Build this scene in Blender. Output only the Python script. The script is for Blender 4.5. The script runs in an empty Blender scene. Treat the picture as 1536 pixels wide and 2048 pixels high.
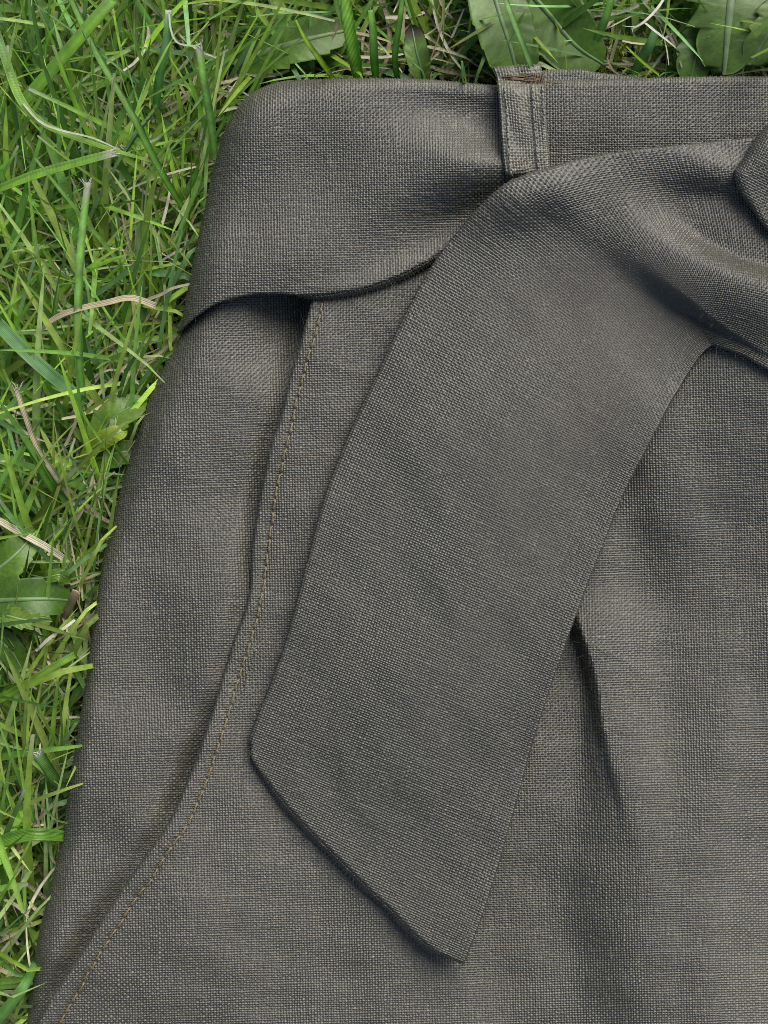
import bpy, math, random
import numpy as np
from mathutils import Vector

# ------------------------------------------------------------------ camera, sky, sun, exposure
S = 0.00012                       # metres per plan unit (one unit is about 0.12 mm on the cloth)
ZREF = 170 * S
DIST = 0.36
TILT = math.radians(6.0)
scene = bpy.context.scene
root_col = scene.collection
RIGHT = np.array([1.0, 0, 0])
FWD = np.array([0, math.sin(TILT), -math.cos(TILT)])
UP = np.array([0, math.cos(TILT), math.sin(TILT)])
CAM = np.array([0, 0, ZREF]) - DIST * FWD
cam_data = bpy.data.cameras.new('camera')
cam = bpy.data.objects.new('camera', cam_data)
root_col.objects.link(cam)
cam.location = CAM
cam.rotation_euler = (TILT, 0, 0)
cam_data.sensor_fit = 'VERTICAL'
cam_data.sensor_height = 36
cam_data.lens = 36 * (DIST / S) / 2048
cam_data.clip_start = 0.01
cam_data.clip_end = 100
scene.camera = cam
scene.cycles.filter_width = 0.85

SUN_AZ, SUN_EL = math.radians(32), math.radians(48)
world = bpy.data.worlds.new('World')
scene.world = world
world.use_nodes = True
wn = world.node_tree
sky = wn.nodes.new('ShaderNodeTexSky')
sky.sky_type = 'NISHITA'
sky.sun_disc = False
sky.sun_elevation = SUN_EL
sky.sun_rotation = SUN_AZ
sky.dust_density = 4.0
sky.air_density = 0.9
sky.ozone_density = 0.6
bg = wn.nodes['Background']
bg.inputs['Strength'].default_value = 0.064
wn.links.new(sky.outputs[0], bg.inputs['Color'])
sun_data = bpy.data.lights.new('sun', 'SUN')
sun_data.energy = 1.5
sun_data.angle = math.radians(44)
sun_data.color = (1.0, 0.985, 0.96)
sun = bpy.data.objects.new('sun', sun_data)
root_col.objects.link(sun)
sdir = Vector((math.sin(SUN_AZ) * math.cos(SUN_EL), math.cos(SUN_AZ) * math.cos(SUN_EL), math.sin(SUN_EL)))
sun.rotation_euler = sdir.to_track_quat('Z', 'Y').to_euler()
sun.location = sdir * 2
scene.view_settings.view_transform = 'Standard'
scene.view_settings.look = 'None'
scene.view_settings.gamma = 1
scene.view_settings.use_curve_mapping = False
scene.view_settings.exposure = 1.1

rng = np.random.default_rng(11)
random.seed(5)

# ------------------------------------------------------------------ helpers
def W(px, py, h):
    """plan position (px, py) at height h (all in plan units) -> world metres"""
    px = np.asarray(px, float); py = np.asarray(py, float); h = np.asarray(h, float)
    f = DIST / S
    a = (px - 768) / f; b = -(py - 1024) / f
    d = a[..., None] * RIGHT + b[..., None] * UP + FWD
    s = (h * S - CAM[2]) / d[..., 2]
    return CAM + d * s[..., None]

def spline(pts, n=10):
    """Catmull-Rom through pts, n samples per span"""
    p = np.asarray(pts, float)
    p = np.vstack([2 * p[0] - p[1], p, 2 * p[-1] - p[-2]])
    out = []
    t = np.linspace(0, 1, n, endpoint=False)[:, None]
    for i in range(1, len(p) - 2):
        a, b, c, d = p[i - 1], p[i], p[i + 1], p[i + 2]
        out.append(0.5 * (2 * b + (c - a) * t + (2 * a - 5 * b + 4 * c - d) * t ** 2 + (3 * b - a - 3 * c + d) * t ** 3))
    out.append(p[-2][None])
    return np.vstack(out)

def sdist(curve, X, Y):
    """signed distance (positive to the right of travel on the picture, y down), arc fraction, gradient"""
    sh = X.shape
    P = np.stack([X.ravel(), Y.ravel()], 1)
    A = curve[:-1]; B = curve[1:]
    L = np.hypot(*(B - A).T); cum = np.concatenate([[0], np.cumsum(L)]); tot = cum[-1]
    best = np.full(len(P), 1e18); bd = np.zeros(len(P)); bt = np.zeros(len(P)); bn = np.zeros((len(P), 2))
    for k in range(len(A)):
        ab = B[k] - A[k]; l2 = ab @ ab
        if l2 < 1e-9: continue
        ap = P - A[k]
        tt = (ap @ ab) / l2
        lo = -1e9 if k == 0 else 0; hi = 1e9 if k == len(A) - 1 else 1
        tc = np.clip(tt, lo, hi)
        q = ap - tc[:, None] * ab
        d2 = (q ** 2).sum(1)
        m = d2 < best
        best[m] = d2[m]
        cr = ab[0] * ap[m, 1] - ab[1] * ap[m, 0]
        bd[m] = np.sqrt(d2[m]) * np.sign(cr)
        bt[m] = (cum[k] + np.clip(tt[m], 0, 1) * L[k]) / tot
        bn[m] = np.array([-ab[1], ab[0]]) / math.sqrt(l2)
    return bd.reshape(sh), bt.reshape(sh), bn[:, 0].reshape(sh), bn[:, 1].reshape(sh)

def waves(X, Y, lam, seed, n=9):
    r = np.random.default_rng(seed)
    z = np.zeros(np.shape(X))
    for _ in range(n):
        a = r.uniform(0, 2 * math.pi); k = 2 * math.pi / (lam * r.uniform(0.6, 1.6))
        z = z + np.sin(k * (X * math.cos(a) + Y * math.sin(a)) + r.uniform(0, 6.28))
    return z / math.sqrt(n)

def gauss(X, Y, cx, cy, sx, sy, ang=0):
    c, s = math.cos(math.radians(ang)), math.sin(math.radians(ang))
    dx, dy = X - cx, Y - cy
    u = dx * c + dy * s; v = -dx * s + dy * c
    return np.exp(-(u / sx) ** 2 - (v / sy) ** 2)

def smooth(e0, e1, x):
    t = np.clip((x - e0) / (e1 - e0), 0, 1)
    return t * t * (3 - 2 * t)

def crush(X, Y, lam, seed, amp):
    """fine crush marks: thin soft lines that come and go"""
    w = waves(X, Y, lam, seed)
    return amp * np.exp(-(w / 0.16) ** 2) * smooth(-0.2, 1.0, waves(X, Y, lam * 1.7, seed + 500))

def ridge(X, Y, curve, amp, wl, wr):
    """gaussian ridge along a curve: amp, wl and wr are functions of the arc fraction"""
    d, t, _, _ = sdist(curve, X, Y)
    w = np.where(d < 0, wl(t), wr(t))
    return amp(t) * np.exp(-(d / w) ** 2)

def up3(a, k=3):
    n, m = a.shape
    i = np.arange((n - 1) * k + 1) / k
    i0 = np.minimum(i.astype(int), n - 2); f = (i - i0)[:, None]
    a = a[i0] * (1 - f) + a[i0 + 1] * f
    j = np.arange((m - 1) * k + 1) / k
    j0 = np.minimum(j.astype(int), m - 2); g = (j - j0)[None]
    return a[:, j0] * (1 - g) + a[:, j0 + 1] * g

def mesh_from(name, verts, faces, mat=None, parent=None, attrs=None, smooth_shade=True, uv=None):
    me = bpy.data.meshes.new(name)
    nf, k = faces.shape
    me.vertices.add(len(verts)); me.vertices.foreach_set('co', np.asarray(verts, np.float32).ravel())
    me.loops.add(nf * k); me.loops.foreach_set('vertex_index', faces.astype(np.int32).ravel())
    me.polygons.add(nf)
    me.polygons.foreach_set('loop_start', np.arange(0, nf * k, k, dtype=np.int32))
    me.polygons.foreach_set('loop_total', np.full(nf, k, np.int32))
    if smooth_shade: me.polygons.foreach_set('use_smooth', np.ones(nf, bool))
    for an, av in (attrs or {}).items():
        av = np.asarray(av, np.float32)
        if av.ndim == 1:
            me.attributes.new(an, 'FLOAT', 'POINT').data.foreach_set('value', av)
        else:
            c4 = np.ones((len(av), 4), np.float32); c4[:, :3] = av
            me.attributes.new(an, 'FLOAT_COLOR', 'POINT').data.foreach_set('color', c4.ravel())
    if uv is not None:
        u = me.uv_layers.new(name='UVMap')
        u.data.foreach_set('uv', np.asarray(uv, np.float32)[faces.ravel()].ravel())
    me.update(calc_edges=True)
    me.validate()
    if mat: me.materials.append(mat)
    o = bpy.data.objects.new(name, me)
    root_col.objects.link(o)
    if parent: o.parent = parent
    return o

def tag(o, label=None, cat=None, group=None, kind=None):
    for k, v in (('label', label), ('category', cat), ('group', group), ('kind', kind)):
        if v: o[k] = v
    return o

def empty(name, loc=(0, 0, 0)):
    o = bpy.data.objects.new(name, None); root_col.objects.link(o)
    o.empty_display_size = 0.01
    o.location = loc
    return o

def reparent(o, parent):
    """parent a mesh built in world coordinates under an empty that stands elsewhere"""
    o.parent = parent
    p = parent; off = Vector((0, 0, 0))
    while p: off += p.location; p = p.parent
    o.location = -off

# ------------------------------------------------------------------ materials
def new_mat(name):
    m = bpy.data.materials.new(name); m.use_nodes = True
    nt = m.node_tree; b = nt.nodes['Principled BSDF']
    return m, nt, b

def N(nt, kind, **kw):
    n = nt.nodes.new(kind)
    for k, v in kw.items(): setattr(n, k, v)
    return n

def linen_material():
    m, nt, b = new_mat('linen')
    at = N(nt, 'ShaderNodeAttribute', attribute_name='yarn')
    tc = N(nt, 'ShaderNodeTexCoord')
    n1 = N(nt, 'ShaderNodeTexNoise'); n1.inputs['Scale'].default_value = 2500; n1.inputs['Detail'].default_value = 2
    nt.links.new(tc.outputs['Object'], n1.inputs['Vector'])
    mr = N(nt, 'ShaderNodeMapRange'); mr.inputs['To Min'].default_value = 0.75; mr.inputs['To Max'].default_value = 1.25
    nt.links.new(n1.outputs['Fac'], mr.inputs['Value'])
    mx = N(nt, 'ShaderNodeVectorMath', operation='SCALE')
    nt.links.new(at.outputs['Color'], mx.inputs[0]); nt.links.new(mr.outputs[0], mx.inputs['Scale'])
    nt.links.new(mx.outputs[0], b.inputs['Base Color'])
    b.inputs['Roughness'].default_value = 0.46
    b.inputs['Specular IOR Level'].default_value = 0.75
    b.inputs['Sheen Weight'].default_value = 0.03
    b.inputs['Sheen Roughness'].default_value = 0.5
    n2 = N(nt, 'ShaderNodeTexNoise'); n2.inputs['Scale'].default_value = 6000; n2.inputs['Detail'].default_value = 1
    nt.links.new(tc.outputs['Object'], n2.inputs['Vector'])
    bp = N(nt, 'ShaderNodeBump'); bp.inputs['Strength'].default_value = 0.25; bp.inputs['Distance'].default_value = 0.00005
    nt.links.new(n2.outputs['Fac'], bp.inputs['Height']); nt.links.new(bp.outputs[0], b.inputs['Normal'])
    return m

def thread_material(name, col):
    m, nt, b = new_mat(name)
    tc = N(nt, 'ShaderNodeTexCoord')
    n1 = N(nt, 'ShaderNodeTexNoise'); n1.inputs['Scale'].default_value = 3000
    nt.links.new(tc.outputs['Object'], n1.inputs['Vector'])
    r = N(nt, 'ShaderNodeValToRGB')
    r.color_ramp.elements[0].color = (*[c * 0.55 for c in col], 1); r.color_ramp.elements[1].color = (*[min(1, c * 1.4) for c in col], 1)
    r.color_ramp.elements[0].position = 0.3; r.color_ramp.elements[1].position = 0.7
    nt.links.new(n1.outputs['Fac'], r.inputs[0]); nt.links.new(r.outputs[0], b.inputs['Base Color'])
    b.inputs['Roughness'].default_value = 0.55
    return m

def blade_material(name, gloss=0.32, trans=0.42, stripes=9.0):
    """grass or leaf: colour from the blade's own attribute, fine lengthwise ribs, light passing through"""
    m, nt, b = new_mat(name)
    at = N(nt, 'ShaderNodeAttribute', attribute_name='tint')
    uv = N(nt, 'ShaderNodeUVMap')
    sp = N(nt, 'ShaderNodeSeparateXYZ'); nt.links.new(uv.outputs[0], sp.inputs[0])
    mu = N(nt, 'ShaderNodeMath', operation='MULTIPLY'); mu.inputs[1].default_value = stripes * 6.283
    nt.links.new(sp.outputs[0], mu.inputs[0])
    si = N(nt, 'ShaderNodeMath', operation='SINE'); nt.links.new(mu.outputs[0], si.inputs[0])
    tc = N(nt, 'ShaderNodeTexCoord')
    n1 = N(nt, 'ShaderNodeTexNoise'); n1.inputs['Scale'].default_value = 260; n1.inputs['Detail'].default_value = 3
    nt.links.new(tc.outputs['Object'], n1.inputs['Vector'])
    mr = N(nt, 'ShaderNodeMapRange'); mr.inputs['From Min'].default_value = 0.25; mr.inputs['From Max'].default_value = 0.75
    mr.inputs['To Min'].default_value = 0.7; mr.inputs['To Max'].default_value = 1.3
    nt.links.new(n1.outputs['Fac'], mr.inputs['Value'])
    ad = N(nt, 'ShaderNodeMath', operation='MULTIPLY_ADD'); ad.inputs[1].default_value = 0.10
    nt.links.new(si.outputs[0], ad.inputs[0]); nt.links.new(mr.outputs[0], ad.inputs[2])
    mx = N(nt, 'ShaderNodeVectorMath', operation='SCALE')
    nt.links.new(at.outputs['Color'], mx.inputs[0]); nt.links.new(ad.outputs[0], mx.inputs['Scale'])
    nt.links.new(mx.outputs[0], b.inputs['Base Color'])
    b.inputs['Roughness'].default_value = gloss
    b.inputs['Specular IOR Level'].default_value = 0.45
    bp = N(nt, 'ShaderNodeBump'); bp.inputs['Strength'].default_value = 0.35; bp.inputs['Distance'].default_value = 0.0002
    nt.links.new(si.outputs[0], bp.inputs['Height']); nt.links.new(bp.outputs[0], b.inputs['Normal'])
    tr = N(nt, 'ShaderNodeBsdfTranslucent')
    tv = N(nt, 'ShaderNodeVectorMath', operation='MULTIPLY'); tv.inputs[1].default_value = (1.5, 1.6, 0.7)
    nt.links.new(mx.outputs[0], tv.inputs[0]); nt.links.new(tv.outputs[0], tr.inputs['Color'])
    ms = N(nt, 'ShaderNodeMixShader'); ms.inputs[0].default_value = trans
    nt.links.new(b.outputs[0], ms.inputs[1]); nt.links.new(tr.outputs[0], ms.inputs[2])
    nt.links.new(ms.outputs[0], nt.nodes['Material Output'].inputs['Surface'])
    return m

def soil_material():
    m, nt, b = new_mat('soil')
    tc = N(nt, 'ShaderNodeTexCoord')
    n1 = N(nt, 'ShaderNodeTexNoise'); n1.inputs['Scale'].default_value = 300; n1.inputs['Detail'].default_value = 8
    nt.links.new(tc.outputs['Object'], n1.inputs['Vector'])
    r = N(nt, 'ShaderNodeValToRGB')
    r.color_ramp.elements[0].color = (0.012, 0.009, 0.006, 1); r.color_ramp.elements[1].color = (0.07, 0.052, 0.032, 1)
    r.color_ramp.elements[0].position = 0.35; r.color_ramp.elements[1].position = 0.75
    nt.links.new(n1.outputs['Fac'], r.inputs[0]); nt.links.new(r.outputs[0], b.inputs['Base Color'])
    b.inputs['Roughness'].default_value = 0.95
    bp = N(nt, 'ShaderNodeBump'); bp.inputs['Distance'].default_value = 0.002
    nt.links.new(n1.outputs['Fac'], bp.inputs['Height']); nt.links.new(bp.outputs[0], b.inputs['Normal'])
    return m

LINEN = linen_material()
THREAD_TAN = thread_material('tan_thread', (0.20, 0.16, 0.085))
THREAD_PALE = thread_material('pale_thread', (0.22, 0.22, 0.20))
THREAD_BROWN = thread_material('brown_thread', (0.095, 0.055, 0.024))
BLADE = blade_material('grass_shoot')
STRAW = blade_material('dry_straw', gloss=0.6, trans=0.12, stripes=4)
LEAF = blade_material('broad_leaf', gloss=0.42, trans=0.22, stripes=0.0)
MOSS = blade_material('moss_leaf', gloss=0.6, trans=0.35, stripes=0)
SOIL = soil_material()

# ------------------------------------------------------------------ woven cloth
PU, PV = 5.6, 4.8                 # spacing of warp and weft yarns, plan units
CLOTH = np.array([0.0600, 0.0580, 0.0415])

def roll(px, py, drop, ok, curve, r, tuck=0.9, scale=1.0, side=1):
    """bend a flat sheet down over an edge: curve is the visible edge, r(t) its radius"""
    k = 3
    d, t, nx, ny = [up3(a, k) for a in sdist(curve, px, py)] if False else sdist(curve, px, py)
    d = d * side; nx = nx * side; ny = ny * side
    rr = r(t) if callable(r) else np.full(d.shape, float(r))
    s = d + (math.pi / 2 - 1) * rr
    phi = math.pi / 2 - s / rr
    inside = phi <= 0
    ph = np.clip(phi, 0, math.pi / 2 + tuck)
    plan = np.where(inside, d, rr * (1 - np.sin(ph)))
    dz = np.where(inside, 0, rr * (1 - np.cos(ph))) * scale
    sh = np.where(inside, 0, plan - d)
    ok &= phi < math.pi / 2 + tuck
    return px + nx * sh, py + ny * sh, drop + dz, ok

def weave(name, px, py, h, ok, parent, seed, amp=1.0, k=3, tone=1.0, lean=None):
    """px, py, h: arrays (nu*k+1, nv*k+1) of the smooth sheet in plan units -> woven mesh"""
    r = np.random.default_rng(seed)
    n, m = px.shape
    nu, nv = (n - 1) // k, (m - 1) // k
    I, J = np.meshgrid(np.arange(n), np.arange(m), indexing='ij')
    iu, jv = np.minimum(I // k, nu - 1), np.minimum(J // k, nv - 1)
    fu, fv = I % k, J % k                     # 0 = the gap between two yarns
    # irregular yarns: sideways wander of every gap line and thick slubs
    def wander(count, length, amount):
        a = r.normal(0, 1, (count, max(2, length // 14 + 3)))
        x = np.linspace(0, a.shape[1] - 1.001, length)
        x0 = x.astype(int); f = x - x0; f = f * f * (3 - 2 * f)
        return (a[:, x0] * (1 - f) + a[:, x0 + 1] * f) * amount
    wu = wander(nu + 1, m, 0.12); wv = wander(nv + 1, n, 0.14)
    du = np.zeros((n, m)); dv = np.zeros((n, m))
    a0 = wu[np.minimum(I // k, nu), J]; a1 = wu[np.minimum(I // k + 1, nu), J]
    du = a0 + (a1 - a0) * fu / k
    b0 = wv[np.minimum(J // k, nv), I]; b1 = wv[np.minimum(J // k + 1, nv), I]
    dv = b0 + (b1 - b0) * fv / k
    gu = [np.gradient(a, axis=0) * k for a in (px, py)]
    gv = [np.gradient(a, axis=1) * k for a in (px, py)]
    X = px + gu[0] * du + gv[0] * dv
    Y = py + gu[1] * du + gv[1] * dv
    P = W(X, Y, h)
    tu = np.gradient(P, axis=0); tv = np.gradient(P, axis=1)
    nrm = np.cross(tv, tu)
    nrm /= np.linalg.norm(nrm, axis=2, keepdims=True) + 1e-12
    # slubs: yarn thickness along its length
    def thick(count, length):
        base = r.normal(0, 0.11, (count, 1)) + wander(count, length, 0.15)
        for _ in range(int(count * length / k * 0.0035) + 1):
            c = r.integers(count); x = r.uniform(0, length); w = r.uniform(4, 14) * k / 2
            base[c] += r.uniform(0.5, 1.1) * np.exp(-((np.arange(length) - x) / w) ** 2)
        for _ in range(max(1, count // 9)):      # long faint streaks of thicker yarn
            c = r.integers(count); x = r.uniform(0, length); w = r.uniform(25, 90) * k / 2
            base[c] += r.uniform(0.35, 0.7) * np.exp(-((np.arange(length) - x) / w) ** 4)
        return base
    Tu = thick(nu, m); Tv = thick(nv, n)
    over = ((iu + jv) % 2 == 0)               # warp on top in this cell
    tw = Tu[iu, J]; tf = Tv[jv, I]
    top = np.where(over, tw, tf); bot = np.where(over, tf, tw)
    cu, cv = fu != 0, fv != 0
    H = np.full((n, m), -3.3)                 # holes at the crossings of two gaps
    H += np.clip(0.5 * (Tu[iu, J] + Tu[np.maximum(iu - 1, 0), J] + Tv[jv, I] + Tv[np.maximum(jv - 1, 0), I]), -0.6, 1.3)
    # where the cloth is pulled on the bias every second hole closes and the crowns line up in diagonal ribs
    bias = np.clip(0.9 * waves(X, Y, 520, seed + 7), -0.9, 0.9) if lean is None else np.clip(lean * (0.75 + 0.35 * waves(X, Y, 300, seed + 7)), -1, 1)
    odd = ((I // k + J // k) % 2 == 1)
    H += np.where(odd, 1, -1) * bias * 1.5
    crown = np.where(over, 1.0, 0.3) + 0.5 * np.clip(top, -1, 1.6)
    H = np.where(cu & cv, crown, H)
    # beside a yarn: where the top yarn dives under its neighbour
    gap_u = ~cu & cv                          # between two warps, in the middle of a weft row
    gap_v = cu & ~cv
    H = np.where(gap_u, -0.35 + 0.35 * np.clip(tf, -1, 1.4), H)
    H = np.where(gap_v, -0.15 + 0.35 * np.clip(tw, -1, 1.4), H)
    H = H + r.normal(0, 0.14, H.shape) + (r.normal(0, 0.10, (nu, nv)))[iu, jv]
    P = P + nrm * (H * amp * 1.6 * S)[..., None]
    # colour of the yarns, scaled by the tone set for each piece
    cw = np.exp(r.normal(0, 0.05, (nu, 1)) + wander(nu, m, 0.07)); cf = np.exp(r.normal(0, 0.05, (nv, 1)) + wander(nv, n, 0.07))
    cw = cw * (1 + 0.36 * np.clip(Tu, 0, 1.2)); cf = cf * (1 + 0.36 * np.clip(Tv, 0, 1.2))
    c_w = cw[iu, J]; c_f = cf[jv, I]
    isw = np.where(cu & cv, over, gap_v)
    cell = np.exp(r.normal(0, 0.10, (nu, nv))) * np.where(r.random((nu, nv)) < 0.025, 1.55, 1.0)   # uneven fibre, a few pale flecks
    val = np.where(isw, c_w, c_f) * cell[iu, jv] * np.exp(r.normal(0, 0.06, H.shape)) * tone
    col = CLOTH * val[..., None] * np.where(isw[..., None], np.array([0.97, 1.0, 1.05]), np.array([1.04, 1.0, 0.95]))
    idx = np.arange(n * m).reshape(n, m)
    q = np.stack([idx[:-1, :-1], idx[:-1, 1:], idx[1:, 1:], idx[1:, :-1]], -1)
    good = ok[:-1, :-1] & ok[:-1, 1:] & ok[1:, 1:] & ok[1:, :-1]
    q = q[good]
    used = np.zeros(n * m, bool); used[q.ravel()] = True
    re = np.cumsum(used) - 1
    return mesh_from(name, P.reshape(-1, 3)[used], re[q], LINEN, parent, {'yarn': col.reshape(-1, 3)[used]})

def flat_grid(x0, x1, y0, y1, ang=0.0, k=3, shear=0.0):
    """weave grid over a plan rectangle, turned by ang degrees about its centre"""
    nu = int((x1 - x0) / PU); nv = int((y1 - y0) / PV)
    u = np.arange(nu * k + 1) / k * PU; v = np.arange(nv * k + 1) / k * PV
    U, V = np.meshgrid(u - nu * PU / 2, v - nv * PV / 2, indexing='ij')
    c, s = math.cos(math.radians(ang)), math.sin(math.radians(ang))
    return (x0 + x1) / 2 + U * c - V * s + shear * V, (y0 + y1) / 2 + U * s + V * c

def ruled_grid(pairs, k=3, ext=0.02, pu=PU, pv=PV):
    """weave grid between two edge curves given as paired points (xl, yl, xr, yr)"""
    p = spline(pairs, 24)
    mid = 0.5 * (p[:, :2] + p[:, 2:])
    seg = np.hypot(*np.diff(mid, axis=0).T); cum = np.concatenate([[0], np.cumsum(seg)])
    nv = int(cum[-1] / pv)
    q = np.linspace(0, cum[-1], nv * k + 1)
    e = np.stack([np.interp(q, cum, p[:, c]) for c in range(4)], 1)
    wid = np.median(np.hypot(p[:, 0] - p[:, 2], p[:, 1] - p[:, 3])) * (1 + 2 * ext)
    nu = int(wid / pu)
    a = np.linspace(-ext, 1 + ext, nu * k + 1)
    X = e[None, :, 0] * (1 - a[:, None]) + e[None, :, 2] * a[:, None]
    Y = e[None, :, 1] * (1 - a[:, None]) + e[None, :, 3] * a[:, None]
    return X, Y

def coarse_eval(fn, X, Y, k=3):
    """evaluate a smooth field on every k-th sample and fill in between"""
    return up3(fn(X[::k, ::k], Y[::k, ::k]), k)

def roll_c(px, py, drop, ok, curve, r, tuck=0.9, scale=1.0, side=1, k=3):
    """roll() with the distance field taken on the coarse grid"""
    d, t, nx, ny = [up3(a, k) for a in sdist(curve, px[::k, ::k], py[::k, ::k])]
    d = d * side; nx = nx * side; ny = ny * side
    rr = r(t) if callable(r) else np.full(d.shape, float(r))
    s = d + (math.pi / 2 - 1) * rr
    phi = math.pi / 2 - s / rr
    inside = phi <= 0
    ph = np.clip(phi, 0, math.pi / 2 + tuck)
    plan = np.where(inside, d, rr * (1 - np.sin(ph)))
    dz = np.where(inside, 0, rr * (1 - np.cos(ph))) * scale
    sh = np.where(inside, 0, plan - d)
    ok = ok & (phi < math.pi / 2 + tuck)
    return px + nx * sh, py + ny * sh, drop + dz, ok

# ---- the plan curves of the garment
SIDE_EDGE = spline([(470, 440), (420, 560), (372, 650), (352, 695), (325, 742), (299, 790), (272, 880), (252, 945), (232, 1020), (213, 1095), (198, 1180), (187, 1250),
                    (168, 1393), (144, 1540), (124, 1680), (108, 1750), (94, 1803), (73, 1900), (59, 2000), (49, 2048), (20, 2180), (0, 2300)], 5)
POCKET_EDGE = spline([(640, 500), (628, 580), (621, 610), (600, 690), (584, 736), (574, 780), (560, 840), (539, 900), (527, 960), (517, 1017), (505, 1095), (498, 1193), (472, 1271),
                      (450, 1340), (423, 1430), (386, 1535), (340, 1640), (293, 1708), (212, 1826), (169, 1894), (130, 1953), (95, 2010), (70, 2060), (30, 2180), (10, 2300)], 5)
STITCH = spline([(645, 603), (633, 658), (612, 728), (600, 775), (587, 830), (575, 885), (563, 935), (550, 998), (541, 1066), (531, 1144), (517, 1222), (502, 1281), (480, 1350),
                 (450, 1450), (415, 1556), (375, 1650), (352, 1682), (326, 1720), (300, 1764), (280, 1787), (248, 1835), (228, 1865), (208, 1894), (192, 1922), (173, 1953), (160, 1980),
                 (140, 2011), (120, 2047), (95, 2095), (60, 2160)], 6)
PLEAT = spline([(1105, 1080), (1128, 1160), (1152, 1240), (1185, 1350), (1200, 1440), (1213, 1500), (1235, 1580), (1265, 1690), (1288, 1800), (1303, 1900), (1310, 2000), (1318, 2200)], 5)
SASH_TOP = spline([(320, 800), (358, 676), (380, 560), (410, 420), (438, 300), (462, 238), (498, 192), (556, 166), (640, 159), (740, 157), (850, 159), (950, 168), (1010, 172), (1120, 172)], 6)
SASH_HEM = spline([(300, 700), (352, 668), (392, 634), (435, 607), (500, 590), (560, 588), (610, 591), (660, 588), (740, 573), (820, 541), (885, 503), (950, 455), (1020, 400), (1100, 340)], 6)
TAIL_PAIRS = [(1680, 255, 1680, 815), (1545, 271, 1550, 748), (1400, 286, 1490, 714), (1270, 300, 1455, 700), (1170, 316, 1438, 694), (1098, 335, 1428, 690), (1049, 350, 1420, 694), (1004, 372, 1404, 708),
              (948, 425, 1380, 742), (872, 520, 1338, 812), (808, 632, 1296, 892), (755, 745, 1250, 982), (700, 862, 1205, 1092), (652, 985, 1165, 1195), (615, 1118, 1118, 1325),
              (570, 1285, 1067, 1480), (497, 1480, 1010, 1685), (455, 1595, 965, 1830), (400, 1740, 915, 1960), (350, 1880, 866, 2090)]
TAIL_L = spline([(p[0], p[1]) for p in TAIL_PAIRS], 6)
TAIL_R = spline([(p[2], p[3]) for p in TAIL_PAIRS], 6)
TAIL_HEM = spline([(430, 1395), (497, 1478), (503, 1516), (540, 1570), (600, 1640), (660, 1700), (720, 1760), (780, 1817), (830, 1868), (868, 1900), (922, 1926), (1000, 1955)], 6)
KNOT_EDGE = spline([(1660, 130), (1590, 198), (1540, 246), (1506, 284), (1488, 315), (1469, 346), (1477, 380), (1503, 418), (1536, 462), (1600, 520), (1680, 570)], 6)

BASE = 170.0                     # height of the garment's face above the soil

def h_front(X, Y, pleat=True):
    h = BASE + 9 * waves(X, Y, 560, 3) + 2.2 * waves(X, Y, 130, 4) + crush(X, Y, 420, 5, 1.3)
    # pleat: the cloth to its right lies over the cloth to its left
    d, t, _, _ = sdist(PLEAT, X, Y)
    d = -d
    wid = 16 + 105 * smooth(0.2, 0.75, t)
    lift = (31 + 14 * t) * smooth(1150, 1300, Y)
    if pleat:
        h = h + lift * smooth(-wid * 1.5, wid * 0.3 + 2, d) * (1 - 0.85 * smooth(25, 330, d)) - 20 * smooth(1150, 1290, Y) * np.exp(-(np.minimum(d, 0) / 140) ** 2) * (1 - smooth(-16, 6, d)) * (1 - smooth(0.2, 0.6, t))
    else:
        h = h + 24 * smooth(-160, 20, d) * smooth(950, 1200, Y) * (1 - smooth(1450, 1800, Y))
    # shallow trough and swell right of the pleat
    h = h - ridge(X, Y, spline([(1200, 900), (1290, 1150), (1335, 1400), (1350, 1700), (1355, 2100)]), lambda t: 15 + 0 * t, lambda t: 60 + 0 * t, lambda t: 60 + 0 * t)
    h = h + ridge(X, Y, spline([(1330, 900), (1420, 1200), (1450, 1500), (1450, 1750), (1420, 2000)]), lambda t: 15 + 0 * t, lambda t: 65 + 0 * t, lambda t: 100 + 0 * t)
    # hollow under the sash tail's upper right side
    h = h + 72 * gauss(X, Y, 1640, 690, 330, 320)
    # the pocket mouth stands open at the top, and its edge swells a little
    d, t, _, _ = sdist(POCKET_EDGE, X, Y)
    h = h + (4 + 8 * smooth(0.35, 0.55, t)) * np.exp(-((d + 10) / 34) ** 2) * (1 - smooth(0.85, 0.99, t))
    d, t, _, _ = sdist(STITCH, X, Y)
    h = h - 2.0 * np.exp(-(d / 7) ** 2) + 0.5 * np.sin(t * 370 + 2 * np.sin(t * 40)) * np.exp(-((d - 4) / 17) ** 2)
    h = h - 45 * gauss(X, Y, 1010, 430, 170, 75, -25)
    h = h + 8 * gauss(X, Y, 330, 1900, 220, 160, -30) - 10 * smooth(1950, 2150, Y) * smooth(400, 0, X)
    return h

def h_side(X, Y):
    h = BASE - 14 + 11 * waves(X, Y, 340, 8) + 1.5 * waves(X, Y, 110, 9) + crush(X, Y, 380, 15, 1.3)
    h = h - 46 * gauss(X, Y, 590, 665, 85, 130, 20)
    h = h + 10 * gauss(X, Y, 400, 800, 90, 240, 15)
    h = h - 12 * gauss(X, Y, 300, 1400, 130, 60, -50)
    h = h + 8 * gauss(X, Y, 250, 1200, 60, 160, 10)
    d, t, _, _ = sdist(POCKET_EDGE, X, Y)
    h = h - 20 * np.exp(-(d / 26) ** 2)
    return h

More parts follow.
